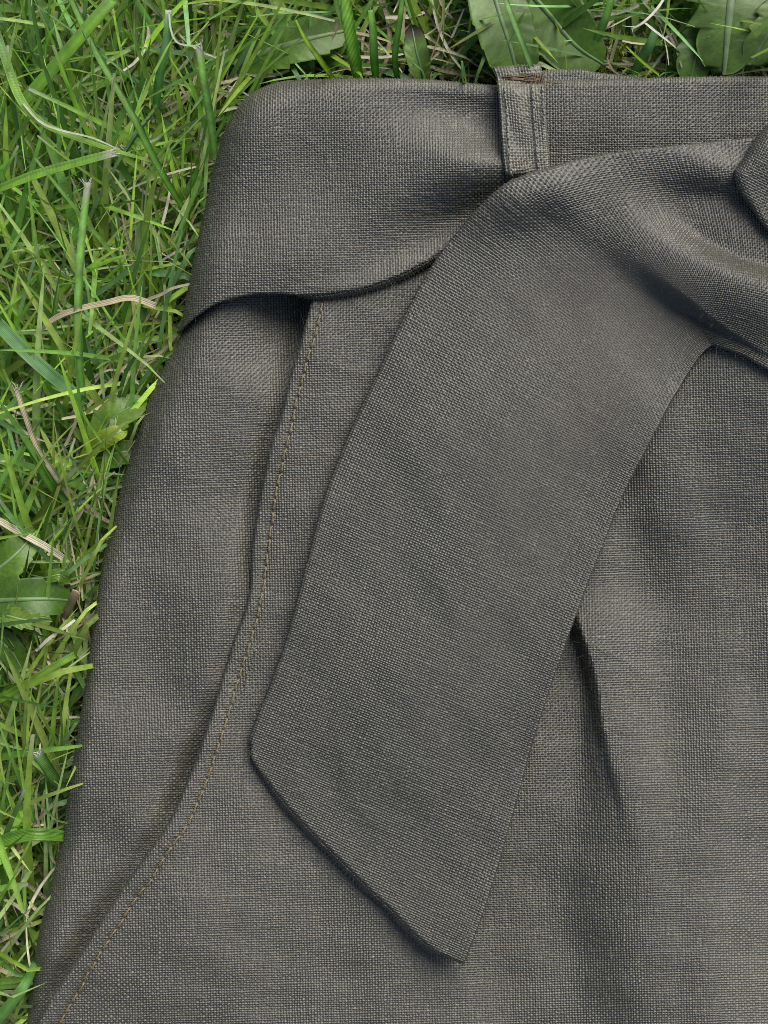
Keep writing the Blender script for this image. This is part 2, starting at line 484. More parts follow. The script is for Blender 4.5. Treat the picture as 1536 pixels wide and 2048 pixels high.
def h_sash(X, Y):
    h = 200 + 4 * waves(X, Y, 260, 21) + crush(X, Y, 330, 25, 0.8)
    crest = spline([(600, 215), (720, 262), (820, 300), (910, 326), (1000, 334), (1110, 336)])
    h = h + ridge(X, Y, crest, lambda t: 14 + 27 * smooth(0.2, 0.7, t), lambda t: 95 - 62 * smooth(0.2, 0.85, t), lambda t: 130 - 55 * smooth(0.2, 0.85, t))
    h = h - 24 * gauss(X, Y, 985, 235, 150, 45, 8)
    h = h - 44 * gauss(X, Y, 960, 440, 190, 75, -22)
    h = h + 9 * gauss(X, Y, 590, 530, 170, 60, -5)
    d, t, _, _ = sdist(SASH_HEM, X, Y)
    h = h + 6 * np.exp(-((d + 10) / 22) ** 2) * smooth(0.25, 0.5, t)
    h = h - 6 * smooth(560, 380, X) * smooth(430, 680, Y)
    return h

def smax(a, b, k):
    m = np.maximum(a, b); return m + k * np.log(np.exp((a - m) / k) + np.exp((b - m) / k))

def h_tail(X, Y):
    h = 218 + 9 * waves(X, Y, 620, 31) + 1.4 * waves(X, Y, 150, 32) + crush(X, Y, 400, 35, 1.2)
    h = h - 30 * smooth(1000, 1900, Y)
    h = h + 42 * np.clip(-sdist(TAIL_L, X, Y)[0] / 520, 0, 1.1) * smooth(520, 900, Y)      # its right side stands a little higher
    h = h - 10 * gauss(X, Y, 760, 1150, 90, 330, 22) + 6 * gauss(X, Y, 1000, 1050, 100, 400, 22)
    # upper crest: where the band turns over towards the knot
    c1 = spline([(1080, 345), (1190, 318), (1260, 307), (1330, 308), (1400, 331), (1470, 349), (1600, 380)])
    h = h + ridge(X, Y, c1, lambda t: 26 * smooth(0.0, 0.4, t), lambda t: 40 + 0 * t, lambda t: 75 + 0 * t)
    h = h + 34 * gauss(X, Y, 1070, 385, 115, 60, -20)
    # hollow in front of the knot
    h = h - 86 * gauss(X, Y, 1570, 470, 210, 56, 13)
    # the roll that comes out of the knot and fades into the tail
    c2 = spline([(1050, 350), (1150, 385), (1250, 432), (1325, 487), (1410, 537), (1536, 575), (1680, 600)])
    h = h + ridge(X, Y, c2, lambda t: 14 + 66 * smooth(0.0, 0.8, t), lambda t: 85 - 30 * smooth(0.1, 0.6, t), lambda t: 120 - 5 * smooth(0.3, 0.9, t))
    # its underside drops away
    rb = spline([(1040, 390), (1110, 430), (1190, 492), (1293, 572), (1376, 622), (1466, 684), (1536, 727), (1680, 800)])
    d, t, _, _ = sdist(rb, X, Y)
    fall = 8 * smooth(0.0, 0.1, t) + 54 * smooth(0.2, 0.8, t)
    h = h - fall * smooth(-55 + 37 * smooth(0.2, 0.65, t), 30 - 20 * smooth(0.2, 0.65, t), d) * np.exp(-(np.maximum(d, 0) / 130) ** 2)
    h = h - 8 * gauss(X, Y, 1330, 690, 90, 120, 35)
    return smax(h, h_front(X, Y, False) + 19, 6.0)

# ------------------------------------------------------------------ the ground
gx, gy = np.meshgrid(np.linspace(-0.9, 0.9, 181), np.linspace(-0.9, 0.9, 181), indexing='ij')
gz = 0.0015 * waves(gx, gy, 0.03, 51) + 0.001 * waves(gx, gy, 0.012, 52) - 0.002
gi = np.arange(181 * 181).reshape(181, 181)
gq = np.stack([gi[:-1, :-1], gi[1:, :-1], gi[1:, 1:], gi[:-1, 1:]], -1).reshape(-1, 4)
ground = mesh_from('ground', np.stack([gx, gy, gz], -1).reshape(-1, 3), gq, SOIL)
tag(ground, 'dark soil under the lawn', None, None, 'structure')

# ------------------------------------------------------------------ the garment
gc = W(900, 1100, 0)
garment = tag(empty('linen_garment', (gc[0], gc[1], 0)), 'grey brown linen garment with waistband, slanted pocket and pleat spread on the grass', 'garment')

def side_panel():
    X, Y = flat_grid(-120, 720, 480, 2240, -2.0)
    drop = np.zeros(X.shape); ok = np.ones(X.shape, bool)
    d, _, _, _ = [up3(a) for a in sdist(POCKET_EDGE, X[::3, ::3], Y[::3, ::3])]
    ok &= d > -46
    ok &= Y < 2200
    X, Y, drop, ok = roll_c(X, Y, drop, ok, SIDE_EDGE, lambda t: 46 + 16 * np.sin(9 * t), 0.9, 1.0, side=-1)
    h = coarse_eval(h_side, X, Y) - drop
    return weave('side_panel', X, Y, h, ok, None, 101)

def inside_tail(X, Y, margin):
    dl = sdist(TAIL_L, X, Y)[0]; dr = sdist(TAIL_R, X, Y)[0]; dh = sdist(TAIL_HEM, X, Y)[0]
    return (-dl > margin) & (dr > margin) & (-dh > margin)

def front_panel():
    X, Y = flat_grid(-20, 1660, 300, 2190, -1.5)
    drop = np.zeros(X.shape); ok = np.ones(X.shape, bool)
    ok &= Y > 420
    under = up3(inside_tail(X[::3, ::3], Y[::3, ::3], 55).astype(float)) > 0.5
    ok &= ~under
    X, Y, drop, ok = roll_c(X, Y, drop, ok, POCKET_EDGE, 6.0, 1.0, 1.6, side=-1)
    h = coarse_eval(h_front, X, Y) - drop
    return weave('front_panel', X, Y, h, ok, None, 102)

def waistband():
    top = spline([(900, 172), (1000, 166), (1090, 162), (1180, 160), (1290, 157), (1400, 154), (1536, 153), (1700, 150)], 5)
    X, Y = flat_grid(930, 1660, 100, 420, -0.6)
    drop = np.zeros(X.shape); ok = np.ones(X.shape, bool)
    ok &= X > 1022
    X, Y, drop, ok = roll_c(X, Y, drop, ok, top, 14.0, 0.9, 1.0)
    def hf(X, Y):
        h = 186 + 2 * waves(X, Y, 200, 61) - 10 * smooth(250, 330, Y)
        return h + 4 * gauss(X, Y, 1180, 215, 120, 40)
    return weave('waistband', X, Y, coarse_eval(hf, X, Y) - drop, ok, None, 103)

def waistband_back():
    top = spline([(1040, 150), (1090, 141), (1130, 140), (1165, 139), (1195, 146), (1235, 150), (1290, 156), (1330, 166)], 6)
    X, Y = flat_grid(1060, 1330, 110, 190, 2.0)
    drop = np.zeros(X.shape); ok = np.ones(X.shape, bool)
    X, Y, drop, ok = roll_c(X, Y, drop, ok, top, 9.0, 0.9, 1.0)
    h = coarse_eval(lambda X, Y: 170 + 2 * waves(X, Y, 90, 62) - 0.25 * np.maximum(0, Y - 165), X, Y) - drop
    return weave('waistband_facing', X, Y, h, ok, None, 104)

def back_panel():
    """the rear layer of the garment, lying on the grass under the front"""
    out = [(1660, 180), (1000, 190), (580, 200), (520, 260), (470, 420), (430, 600), (400, 720), (340, 860), (290, 1000), (260, 1150),
           (235, 1300), (205, 1500), (180, 1700), (130, 1900), (100, 2050), (60, 2190), (1660, 2190)]
    rows = np.linspace(180, 2190, 60)
    p = np.array(out, float)
    lx = np.interp(rows, [180, 200, 260, 420, 600, 720, 860, 1000, 1150, 1300, 1500, 1700, 1900, 2050, 2190],
                   [640, 580, 520, 470, 430, 400, 340, 290, 260, 235, 205, 180, 130, 100, 60])
    a = np.linspace(0, 1, 60)
    X = lx[None] * (1 - a[:, None]) + 1660 * a[:, None]
    Y = np.repeat(rows[None], 60, 0)
    h = 56 + 4 * waves(X, Y, 200, 71)
    P = W(X, Y, h).reshape(-1, 3)
    idx = np.arange(3600).reshape(60, 60)
    q = np.stack([idx[:-1, :-1], idx[:-1, 1:], idx[1:, 1:], idx[1:, :-1]], -1).reshape(-1, 4)
    return mesh_from('back_panel', P, q, LINEN, None, {'yarn': np.tile(CLOTH * 0.9, (len(P), 1))})

panels = {}
for fn in (back_panel, side_panel, front_panel, waistband, waistband_back):
    o = fn(); reparent(o, garment); panels[o.name] = o

# ------------------------------------------------------------------ sash
sc_ = W(750, 400, 0)
sash = tag(empty('sash', (sc_[0], sc_[1], 0)), 'wide grey brown linen sash tied round the waist, its pointed tail hanging down', 'sash')

def sash_band():
    X, Y = flat_grid(210, 1130, 60, 780, -1.0)
    drop = np.zeros(X.shape); ok = np.ones(X.shape, bool)
    ok &= X < 1078
    X, Y, drop, ok = roll_c(X, Y, drop, ok, SASH_TOP, lambda t: 66 - 40 * smooth(0.5, 0.68, t), 0.9, 1.0)
    X, Y, drop, ok = roll_c(X, Y, drop, ok, SASH_HEM, 5.0, 1.0, 1.4, side=-1)
    h = coarse_eval(h_sash, X, Y) - drop
    ok &= ~((X > 1000) & (Y > 420))
    return weave('band', X, Y, h, ok, None, 111)

def edge_strip(name, curve, t0, t1, width, hfun, off, parent_seed, lift):
    """the second layer of a turned hem: a narrow woven strip just outside the edge"""
    n = len(curve); c = curve[int(t0 * n):int(t1 * n)]
    tan = np.gradient(c, axis=0); tan /= np.linalg.norm(tan, axis=1, keepdims=True)
    nr = np.stack([-tan[:, 1], tan[:, 0]], 1) * off
    e = np.linspace(0, 1, len(c)); fade = np.minimum(1, np.minimum(e, 1 - e) * 6)[:, None]
    a = c - nr * 4; b = c + nr * width * fade
    X, Y = ruled_grid(np.hstack([a, b])[::3], ext=0.0, pu=4.6)
    d = np.linspace(0, 1, X.shape[0])[:, None]
    hh = coarse_eval(hfun, X, Y) + lift + 2.5 * np.sin(d * math.pi) - 9 * smooth(0.65, 1.0, d)
    return weave(name, X, Y, hh, np.ones(X.shape, bool), None, parent_seed, tone=1.0)

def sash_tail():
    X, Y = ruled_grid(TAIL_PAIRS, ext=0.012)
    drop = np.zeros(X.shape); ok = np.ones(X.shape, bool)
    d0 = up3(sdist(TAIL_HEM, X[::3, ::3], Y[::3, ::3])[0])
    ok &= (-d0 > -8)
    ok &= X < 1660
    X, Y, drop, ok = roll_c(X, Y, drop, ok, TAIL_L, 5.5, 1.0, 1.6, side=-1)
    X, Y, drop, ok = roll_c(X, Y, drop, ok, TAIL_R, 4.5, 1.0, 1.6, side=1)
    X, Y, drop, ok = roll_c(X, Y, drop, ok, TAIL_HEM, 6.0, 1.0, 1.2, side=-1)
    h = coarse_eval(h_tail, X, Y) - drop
    return weave('tail', X, Y, h, ok, None, 112, tone=0.8, lean=1.0)  # same linen, painted darker because its turned grain reflects less light

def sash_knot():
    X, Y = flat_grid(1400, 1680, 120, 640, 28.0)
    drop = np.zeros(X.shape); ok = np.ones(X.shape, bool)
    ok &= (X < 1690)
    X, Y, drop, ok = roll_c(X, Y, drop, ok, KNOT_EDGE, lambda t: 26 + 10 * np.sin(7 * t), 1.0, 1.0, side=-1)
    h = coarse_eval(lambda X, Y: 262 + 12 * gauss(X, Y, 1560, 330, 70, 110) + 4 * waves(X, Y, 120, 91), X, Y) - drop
    return weave('knot', X, Y, h, ok, None, 113, tone=0.8, lean=-0.6)  # lower tone paints in the knot's weaker sheen; cloth itself is the same

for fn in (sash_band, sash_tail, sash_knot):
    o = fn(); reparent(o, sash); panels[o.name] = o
o = edge_strip('hem', SASH_HEM, 0.44, 0.84, 8.0, h_sash, 1, 114, -9)
o.parent = panels['band']
o = edge_strip('hem', TAIL_HEM, 0.20, 0.90, 7.0, h_tail, 1, 115, -9)
o.parent = panels['tail']

# ------------------------------------------------------------------ belt loop
LOOP_PAIRS = [(984, 120, 1080, 112), (987, 136, 1082, 129), (994, 163, 1086, 163), (1001, 235, 1094, 256), (1006, 313, 1098, 310), (1014, 366, 1102, 352), (1028, 440, 1112, 430)]
LOOP_L = spline([(p[0], p[1]) for p in LOOP_PAIRS], 6)
LOOP_R = spline([(p[2], p[3]) for p in LOOP_PAIRS], 6)
LOOP_T = spline([(940, 143), (987, 135), (1030, 131), (1082, 129), (1130, 126)], 6)

def h_loop(X, Y):
    h = 242 - 26 * smooth(190, 140, Y) - 60 * smooth(338, 395, Y)
    return h + 1.5 * waves(X, Y, 60, 81) - 5 * np.exp(-((Y - 158) / 9) ** 2)

def belt_loop():
    X, Y = ruled_grid(LOOP_PAIRS, ext=0.06, pu=5.6, pv=5.6)
    drop = np.zeros(X.shape); ok = np.ones(X.shape, bool)
    X, Y, drop, ok = roll_c(X, Y, drop, ok, LOOP_L, 4.0, 1.2, 1.4, side=-1)
    X, Y, drop, ok = roll_c(X, Y, drop, ok, LOOP_R, 7.0, 1.2, 1.4, side=1)
    X, Y, drop, ok = roll_c(X, Y, drop, ok, LOOP_T, 9.0, 1.2, 1.2, side=1)
    h = coarse_eval(h_loop, X, Y) - drop
    return weave('belt_loop', X, Y, h, ok, None, 121, tone=1.7)

loop = belt_loop(); reparent(loop, garment)

# ------------------------------------------------------------------ sewing threads
def tube(path, rad, n=6, taper=True):
    """closed-end tube along a world path"""
    path = np.asarray(path, float); m = len(path)
    tan = np.gradient(path, axis=0); tan /= np.linalg.norm(tan, axis=1, keepdims=True) + 1e-12
    a = np.cross(tan, [0, 0, 1.0]); a /= np.linalg.norm(a, axis=1, keepdims=True) + 1e-9
    b = np.cross(a, tan)
    ang = np.linspace(0, 2 * math.pi, n, endpoint=False)
    r = np.full(m, rad)
    if taper: r[0] *= 0.45; r[-1] *= 0.45
    v = path[:, None] + r[:, None, None] * (np.cos(ang)[None, :, None] * a[:, None] + np.sin(ang)[None, :, None] * b[:, None])
    idx = np.arange(m * n).reshape(m, n); nx = np.roll(idx, -1, 1)
    f = np.stack([idx[:-1], nx[:-1], nx[1:], idx[1:]], -1).reshape(-1, 4)
    return v.reshape(-1, 3), f

def join(parts):
    vs, fs, o = [], [], 0
    for v, f in parts:
        vs.append(v); fs.append(f + o); o += len(v)
    return np.vstack(vs), np.vstack(fs)

def stitches(curve, length, gap, hfun, rad, mat, owner, lift, rnd):
    """single stitches along a curve, each its own piece, sunk into the cloth at both ends"""
    seg = np.hypot(*np.diff(curve, axis=0).T); cum = np.concatenate([[0], np.cumsum(seg)])
    s = 2.0
    while s + length < cum[-1]:
        l = length * rnd.uniform(0.85, 1.12)
        q = np.linspace(s, s + l, 7)
        x = np.interp(q, cum, curve[:, 0]) + rnd.uniform(-1.2, 1.2); y = np.interp(q, cum, curve[:, 1])
        hh = hfun(x[None], y[None])[0]
        e = np.linspace(-1, 1, 7)
        hh = hh + lift * (1 - e ** 6) + 0.5 * e ** 6
        P = W(x + 0.8 * e * rnd.uniform(-1, 1), y, hh)
        st = []
        for k in range(2):                      # two plied strands
            ph = np.linspace(0, 3.5, 7) + k * math.pi
            off = np.stack([np.cos(ph), np.sin(ph) * 0.3, np.sin(ph)], 1) * rad * 0.55
            st.append(tube(P + off, rad * 0.62, 5))
        v, f = join(st)
        c = v.mean(0)
        o = mesh_from('stitch', v - c, f, mat)
        p = owner; off = Vector((0, 0, 0))
        while p: off += p.location; p = p.parent
        o.parent = owner; o.location = Vector(c) - off
        s += l + gap

rnd = random.Random(3)
stitches(STITCH, 23, 3.0, h_front, 2.3 * S, THREAD_TAN, panels['front_panel'], 5.6, rnd)
for pts, m in (([(1010, 170), (1014, 240), (1018, 310), (1025, 372)], THREAD_PALE), ([(1064, 169), (1069, 230), (1073, 290), (1079, 352)], THREAD_PALE), ([(1084, 168), (1087, 210), (1090, 258)], THREAD_PALE)):
    stitches(spline(pts, 12), 13, 3.0, h_loop, 2.0 * S, m, loop, 8.0, rnd)
# bar tack: dense brown threads across the top of the loop
parts = []
for k in range(10):
    y0 = 152 + rnd.uniform(0, 8); y1 = y0 + rnd.uniform(-5, 7)
    x0 = rnd.uniform(1001, 1014); x1 = rnd.uniform(1070, 1090)
    q = np.linspace(0, 1, 9)
    x = x0 + (x1 - x0) * q; y = y0 + (y1 - y0) * q + 1.5 * np.sin(q * 9 + k)
    hh = h_loop(x[None], y[None])[0] + 4.5 + 2.2 * np.sin(q * 14 + k * 2) - 5 * (2 * q - 1) ** 6
    parts.append(tube(W(x, y, hh), 1.35 * S, 6))
for k in range(7):
    x0 = 1066 + k * 3.2
    q = np.linspace(0, 1, 5)
    x = x0 + 4 * q; y = 145 + 20 * q
    parts.append(tube(W(x, y, h_loop(x[None], y[None])[0] + 4.5 + 2 * np.sin(q * 3)), 1.2 * S, 5))
v, f = join(parts)
o = mesh_from('bar_tack', v, f, THREAD_BROWN); o.parent = loop
tag(o, 'brown bar tack of dense thread across the top of the belt loop')
# short run of brown thread beside the loop on the waistband
parts = []
for (x0, x1, y0, y1) in ((1092, 1110, 165, 166), (1108, 1126, 167, 167)):
    q = np.linspace(0, 1, 6)
    parts.append(tube(W(x0 + (x1 - x0) * q, y0 + (y1 - y0) * q, 190 + 3 * np.sin(q * math.pi)), 1.2 * S, 5))
v, f = join(parts)
o = mesh_from('thread_end', v, f, THREAD_BROWN); reparent(o, panels['waistband'])

# ------------------------------------------------------------------ lawn
OUTLINE = np.vstack([[(1900, 148), (1290, 155), (1165, 139), (1082, 129), (987, 135)], SASH_TOP[::-1][8:-12:3], SIDE_EDGE[16::3], [(0, 2400), (1900, 2400)]])

def in_garment(X, Y):
    """signed distance to the garment's outline, positive inside"""
    P = np.stack([X.ravel(), Y.ravel()], 1)
    A = OUTLINE; B = np.roll(OUTLINE, -1, 0)
    ins = np.zeros(len(P), bool); best = np.full(len(P), 1e18)
    for a, b in zip(A, B):
        c = ((a[1] > P[:, 1]) != (b[1] > P[:, 1]))
        xi = a[0] + (P[:, 1] - a[1]) / (b[1] - a[1] + 1e-12) * (b[0] - a[0])
        ins ^= c & (P[:, 0] < xi)
        ab = b - a
        t = np.clip(((P - a) @ ab) / (ab @ ab + 1e-9), 0, 1)
        best = np.minimum(best, ((P - a - t[:, None] * ab) ** 2).sum(1))
    return np.where(ins, 1, -1).reshape(X.shape) * np.sqrt(best).reshape(X.shape)

def to_plan(P):
    """world -> plan position seen from the camera's place (only used to keep blades off the cloth)"""
    f = DIST / S
    r = P - CAM
    z = r @ FWD
    return 768 + f * (r @ RIGHT) / z, 1024 - f * (r @ UP) / z

def press(P):
    """blades running under the garment are pressed down by it"""
    X, Y = to_plan(P)
    d = in_garment(X, Y)
    lim = np.interp(d, [-30, -6, 10, 60], [1.0, 0.016, 0.009, 0.006])
    P[..., 2] = np.minimum(P[..., 2], lim)
    return P

def blades(base, az, el, droop, length, width, tint_base, tint_mid, tint_tip, blunt, seed, nseg=8, fold=0.35, wave=0.0):
    """many grass blades as one set of arrays; base (n,3) metres, angles in radians"""
    r = np.random.default_rng(seed)
    n = len(base)
    s = np.linspace(0, 1, nseg + 1)
    ang = el[:, None] - droop[:, None] * s[None] ** 1.3
    azz = az[:, None] + wave * r.normal(0, 1, (n, 1)) * s[None]
    dl = (length / nseg)[:, None]
    dx = np.cos(ang) * np.cos(azz) * dl; dy = np.cos(ang) * np.sin(azz) * dl; dz = np.sin(ang) * dl
    c = np.zeros((n, nseg + 1, 3))
    c[:, 1:, 0] = np.cumsum(dx[:, :-1], 1); c[:, 1:, 1] = np.cumsum(dy[:, :-1], 1); c[:, 1:, 2] = np.cumsum(dz[:, :-1], 1)
    c += base[:, None]
    c[..., 2] = np.maximum(c[..., 2], 0.0008 + 0.002 * r.random((n, 1)))
    c = press(c)
    tan = np.gradient(c, axis=1); tan /= np.linalg.norm(tan, axis=2, keepdims=True) + 1e-12
    side = np.stack([-np.sin(azz), np.cos(azz), np.zeros_like(azz)], -1)
    upv = np.cross(tan, side)
    tw = (r.normal(0, 0.5, n))[:, None] + r.normal(0, 0.5, n)[:, None] * s[None]
    sd = side * np.cos(tw)[..., None] + upv * np.sin(tw)[..., None]
    up2 = np.cross(tan, sd)
    prof = np.where(blunt[:, None], np.minimum(1, 0.65 + 1.3 * s[None]) * (1 - 0.5 * s[None] ** 2.5),
                    np.minimum(1, 0.6 + 1.6 * s[None]) * np.sqrt(np.clip(1 - s[None] ** 2.2, 0, 1)) + 0.02)
    w = 0.5 * width[:, None] * prof
    v = np.stack([c - sd * w[..., None] + up2 * (w * fold)[..., None], c, c + sd * w[..., None] + up2 * (w * fold)[..., None]], 2)
    m1 = smooth(0.0, 0.35, s)[None, :, None]; m2 = smooth(0.86, 1.0, s)[None, :, None]
    tint = tint_base[:, None] * (1 - m1) + tint_mid[:, None] * m1
    tint = tint * (1 - m2) + tint_tip[:, None] * m2
    tint = np.repeat(tint[:, :, None], 3, 2)
    tint[:, :, 1] *= 1.13
    idx = np.arange(n * (nseg + 1) * 3).reshape(n, nseg + 1, 3)
    q = np.stack([idx[:, :-1, :-1], idx[:, :-1, 1:], idx[:, 1:, 1:], idx[:, 1:, :-1]], -1).reshape(-1, 4)
    uv = np.zeros((n, nseg + 1, 3, 2)); uv[..., 0] = np.array([0, 0.5, 1.0]); uv[..., 1] = s[None, :, None]
    return v.reshape(-1, 3), q, tint.reshape(-1, 3), uv.reshape(-1, 2)

def merge(sets):
    V, Q, T, U, o = [], [], [], [], 0
    for v, q, t, u in sets:
        V.append(v); Q.append(q + o); T.append(t); U.append(u); o += len(v)
    return np.vstack(V), np.vstack(Q), np.vstack(T), np.vstack(U)

def scatter(n, r, inner=25, ring=False):
    """points on the soil around the garment, in metres"""
    X = r.uniform(-330, 1800, n * 3); Y = r.uniform(-380, 2300, n * 3)
    if ring:                                  # the lawn farther out
        X = r.uniform(-1100, 2500, n * 3); Y = r.uniform(-1200, 3100, n * 3)
    d = in_garment(X, Y)
    m = d < inner
    if ring: m &= (X < -300) | (X > 1780) | (Y < -350)
    X, Y = X[m][:n], Y[m][:n]
    return W(X, Y, np.zeros(len(X))), X, Y

GREENS = np.array([[0.115, 0.225, 0.038], [0.09, 0.185, 0.042], [0.15, 0.25, 0.04], [0.10, 0.205, 0.08], [0.18, 0.265, 0.06], [0.06, 0.14, 0.025]])
DRY = np.array([[0.36, 0.33, 0.21], [0.26, 0.24, 0.14], [0.44, 0.42, 0.30], [0.17, 0.14, 0.08]])

def grass_set(n, seed, lmin, lmax, wmin, wmax, elmin, elmax, blunt_p, nseg=8, wave=0.25, ring=False):
    r = np.random.default_rng(seed)
    base, X, Y = scatter(n, r, ring=ring); n = len(base)
    base[:, 2] = -0.001
    az = r.normal(math.radians(100), 0.75, n)
    az = np.where(r.random(n) < 0.28, r.uniform(0, 2 * math.pi, n), az)
    mid = GREENS[r.integers(len(GREENS), size=n)] * np.exp(r.normal(0.5, 0.36, (n, 1))) * np.array([1.12, 1.0, 1.0])
    bs = mid * np.array([1.25, 1.05, 1.0])
    glint = r.random(n)[:, None] < 0.12            # pale glints painted into the colour of some blades
    mid = np.where(glint, mid * 0.35 + np.array([[0.30, 0.36, 0.17]]), mid)
    pale = r.random(n)[:, None] < 0.3
    bs = np.where(pale, np.array([[0.22, 0.26, 0.10]]), bs)
    blunt = r.random(n) < blunt_p
    tip = np.where((blunt & (r.random(n) < 0.55))[:, None], np.array([[0.42, 0.44, 0.32]]), mid * 1.05)
    return blades(base, az, r.uniform(elmin, elmax, n), r.uniform(0.0, 1.1, n), r.uniform(lmin, lmax, n), r.uniform(wmin, wmax, n), bs, mid, tip, blunt, seed + 1, nseg, 0.3, wave)

R_ = math.radians
g = merge([grass_set(5400, 201, 0.022, 0.054, 0.0006, 0.0014, R_(10), R_(58), 0.15),
           grass_set(1900, 203, 0.028, 0.062, 0.0012, 0.0022, R_(10), R_(52), 0.25),
           grass_set(380, 205, 0.028, 0.056, 0.0020, 0.0030, R_(8), R_(42), 0.35),
           grass_set(7000, 207, 0.022, 0.05, 0.0014, 0.0026, R_(10), R_(55), 0.2, nseg=4, ring=True)])
o = mesh_from('grass', g[0], g[1], BLADE, None, {'tint': g[2]}, uv=g[3])
tag(o, 'short green mown grass around the garment', 'grass', None, 'stuff')

# dry thatch between the blades
r = np.random.default_rng(301)
base, X, Y = scatter(3400, r); n = len(base)
base[:, 2] = r.uniform(0.0005, 0.012, n)
dc = DRY[r.integers(4, size=n)] * np.exp(r.normal(0, 0.25, (n, 1))) * 1.0
t_ = blades(base, r.uniform(0, 6.28, n), r.uniform(-0.1, 0.35, n), r.uniform(-0.2, 0.6, n), r.uniform(0.008, 0.026, n), r.uniform(0.0003, 0.0012, n), dc, dc, dc, r.random(n) < 0.5, 302, 6, 0.4, 0.8)
o = mesh_from('thatch', t_[0], t_[1], STRAW, None, {'tint': t_[2]}, uv=t_[3])
tag(o, 'dead straw lying between the grass blades', 'thatch', None, 'stuff')

# moss: little yellow green star shoots in patches
r = np.random.default_rng(401)
base, X, Y = scatter(9000, r)
dens = waves(X, Y, 260, 402)
keep = dens > 0.35
base = base[keep][:1000]; n = len(base)
K = 16
base = np.repeat(base, K, 0)
lev = np.tile(np.linspace(0.1, 1, K), n)
base[:, 2] = lev * np.repeat(r.uniform(0.004, 0.011, n), K)
base[:, :2] += r.normal(0, 0.0004, (n * K, 2))
az = r.uniform(0, 6.28, n * K)
mc = np.array([0.19, 0.23, 0.025]) * np.exp(r.normal(0, 0.25, (n * K, 1)))
m_ = blades(base, az, r.uniform(0.2, 1.0, n * K), r.uniform(0, 0.8, n * K), r.uniform(0.0013, 0.0027, n * K), np.full(n * K, 0.0005), mc * 0.8, mc, mc * 1.3, np.zeros(n * K, bool), 403, 2, 0.3, 0.0)
o = mesh_from('moss', m_[0], m_[1], MOSS, None, {'tint': m_[2]}, uv=m_[3])
tag(o, 'yellow green moss growing low between the grass', 'moss', None, 'stuff')

# ------------------------------------------------------------------ single blades and stems that stand out
def hero(name, pts, hs, width, tint, label, cat, mat=BLADE, tip=None, taper=0.75, fray=0, fold=0.25, tilt=0.0, root_tint=None):
    """one blade along plan points with heights hs, as a ribbon with a keel"""
    c = spline([(x, y, h) for (x, y), h in zip(pts, hs)], 8)
    P = W(c[:, 0], c[:, 1], c[:, 2])
    n = len(P); s = np.linspace(0, 1, n)
    tan = np.gradient(P, axis=0); tan /= np.linalg.norm(tan, axis=1, keepdims=True)
    side = np.cross(tan, [0, 0, 1.0]); side /= np.linalg.norm(side, axis=1, keepdims=True)
    upv = np.cross(side, tan)
    sd = side * math.cos(tilt) + upv * math.sin(tilt)
    up2 = np.cross(sd, tan)
    w = 0.5 * width * S * (1 - (1 - taper) * s ** 2) * np.minimum(1, 0.75 + s)
    rows = []
    for a, lift in ((-1, fold), (-0.5, fold * 0.25), (0, 0), (0.5, fold * 0.25), (1, fold)):
        rows.append(P + sd * (a * w)[:, None] + up2 * (abs(lift) * w)[:, None])
    v = np.stack(rows, 1)
    # give the ribbon a body: a second skin just below
    v2 = v - up2[:, None] * (0.12 * w[:, None, None] + 0.00008)
    tint = np.array(tint) * (np.array([2.1, 1.85, 1.3]) if mat is BLADE else 1.0); tip_c = np.array(tip if tip is not None else tint)
    m2 = smooth(0.84, 0.97, s)[:, None]
    tc = tint[None] * (1 - m2) + tip_c[None] * m2
    if root_tint is not None:
        m1 = smooth(0, 0.4, s)[:, None]; tc = np.array(root_tint)[None] * (1 - m1) + tc * m1
    tc = np.repeat(tc[:, None], 5, 1); tc[:, 2] *= 1.2
    idx = np.arange(n * 5).reshape(n, 5)
    q = np.stack([idx[:-1, :-1], idx[:-1, 1:], idx[1:, 1:], idx[1:, :-1]], -1).reshape(-1, 4)
    V = np.vstack([v.reshape(-1, 3), v2.reshape(-1, 3)]); T = np.vstack([tc.reshape(-1, 3)] * 2)
    Q = np.vstack([q, q[:, ::-1] + n * 5])
    rim = []
    for col in (0, 4):
        a = idx[:, col]; b = a + n * 5
        rim.append(np.stack([a[:-1], a[1:], b[1:], b[:-1]], -1))
    for row in (0, n - 1):
        a = idx[row]; b = a + n * 5
        rim.append(np.stack([a[:-1], a[1:], b[1:], b[:-1]], -1))
    Q = np.vstack([Q] + rim)
    uv = np.zeros((n, 5, 2)); uv[..., 0] = np.linspace(0, 1, 5); uv[..., 1] = s[:, None]
    U = np.vstack([uv.reshape(-1, 2)] * 2)
    root = V[:5].mean(0)
    o = mesh_from(name, V - root, Q, mat, None, {'tint': T}, uv=U)
    o.location = root
    tag(o, label, cat)
    if fray:
        rr = random.Random(name + label)
        parts = []
        for k in range(fray):
            a = rr.uniform(-0.9, 0.9)
            p0 = P[-1] + sd[-1] * a * w[-1] - tan[-1] * 0.0012
            q_ = np.linspace(0, 1, 6)[:, None]
            dirv = tan[-1] + sd[-1] * rr.uniform(-0.35, 0.35) + np.array([0, 0, rr.uniform(-0.2, 0.5)])
            cur = sd[-1] * rr.uniform(-1, 1) * 0.0016
            parts.append(tube(p0 + dirv * q_ * rr.uniform(0.0012, 0.0028) + cur * q_ ** 2, 0.00009, 4))
        fv, ff = join(parts)
        fo = mesh_from('frayed_fibre', fv - root, ff, STRAW, o, {'tint': np.tile([[0.5, 0.52, 0.42]], (len(fv), 1))}, uv=np.zeros((len(fv), 2)))
    return o

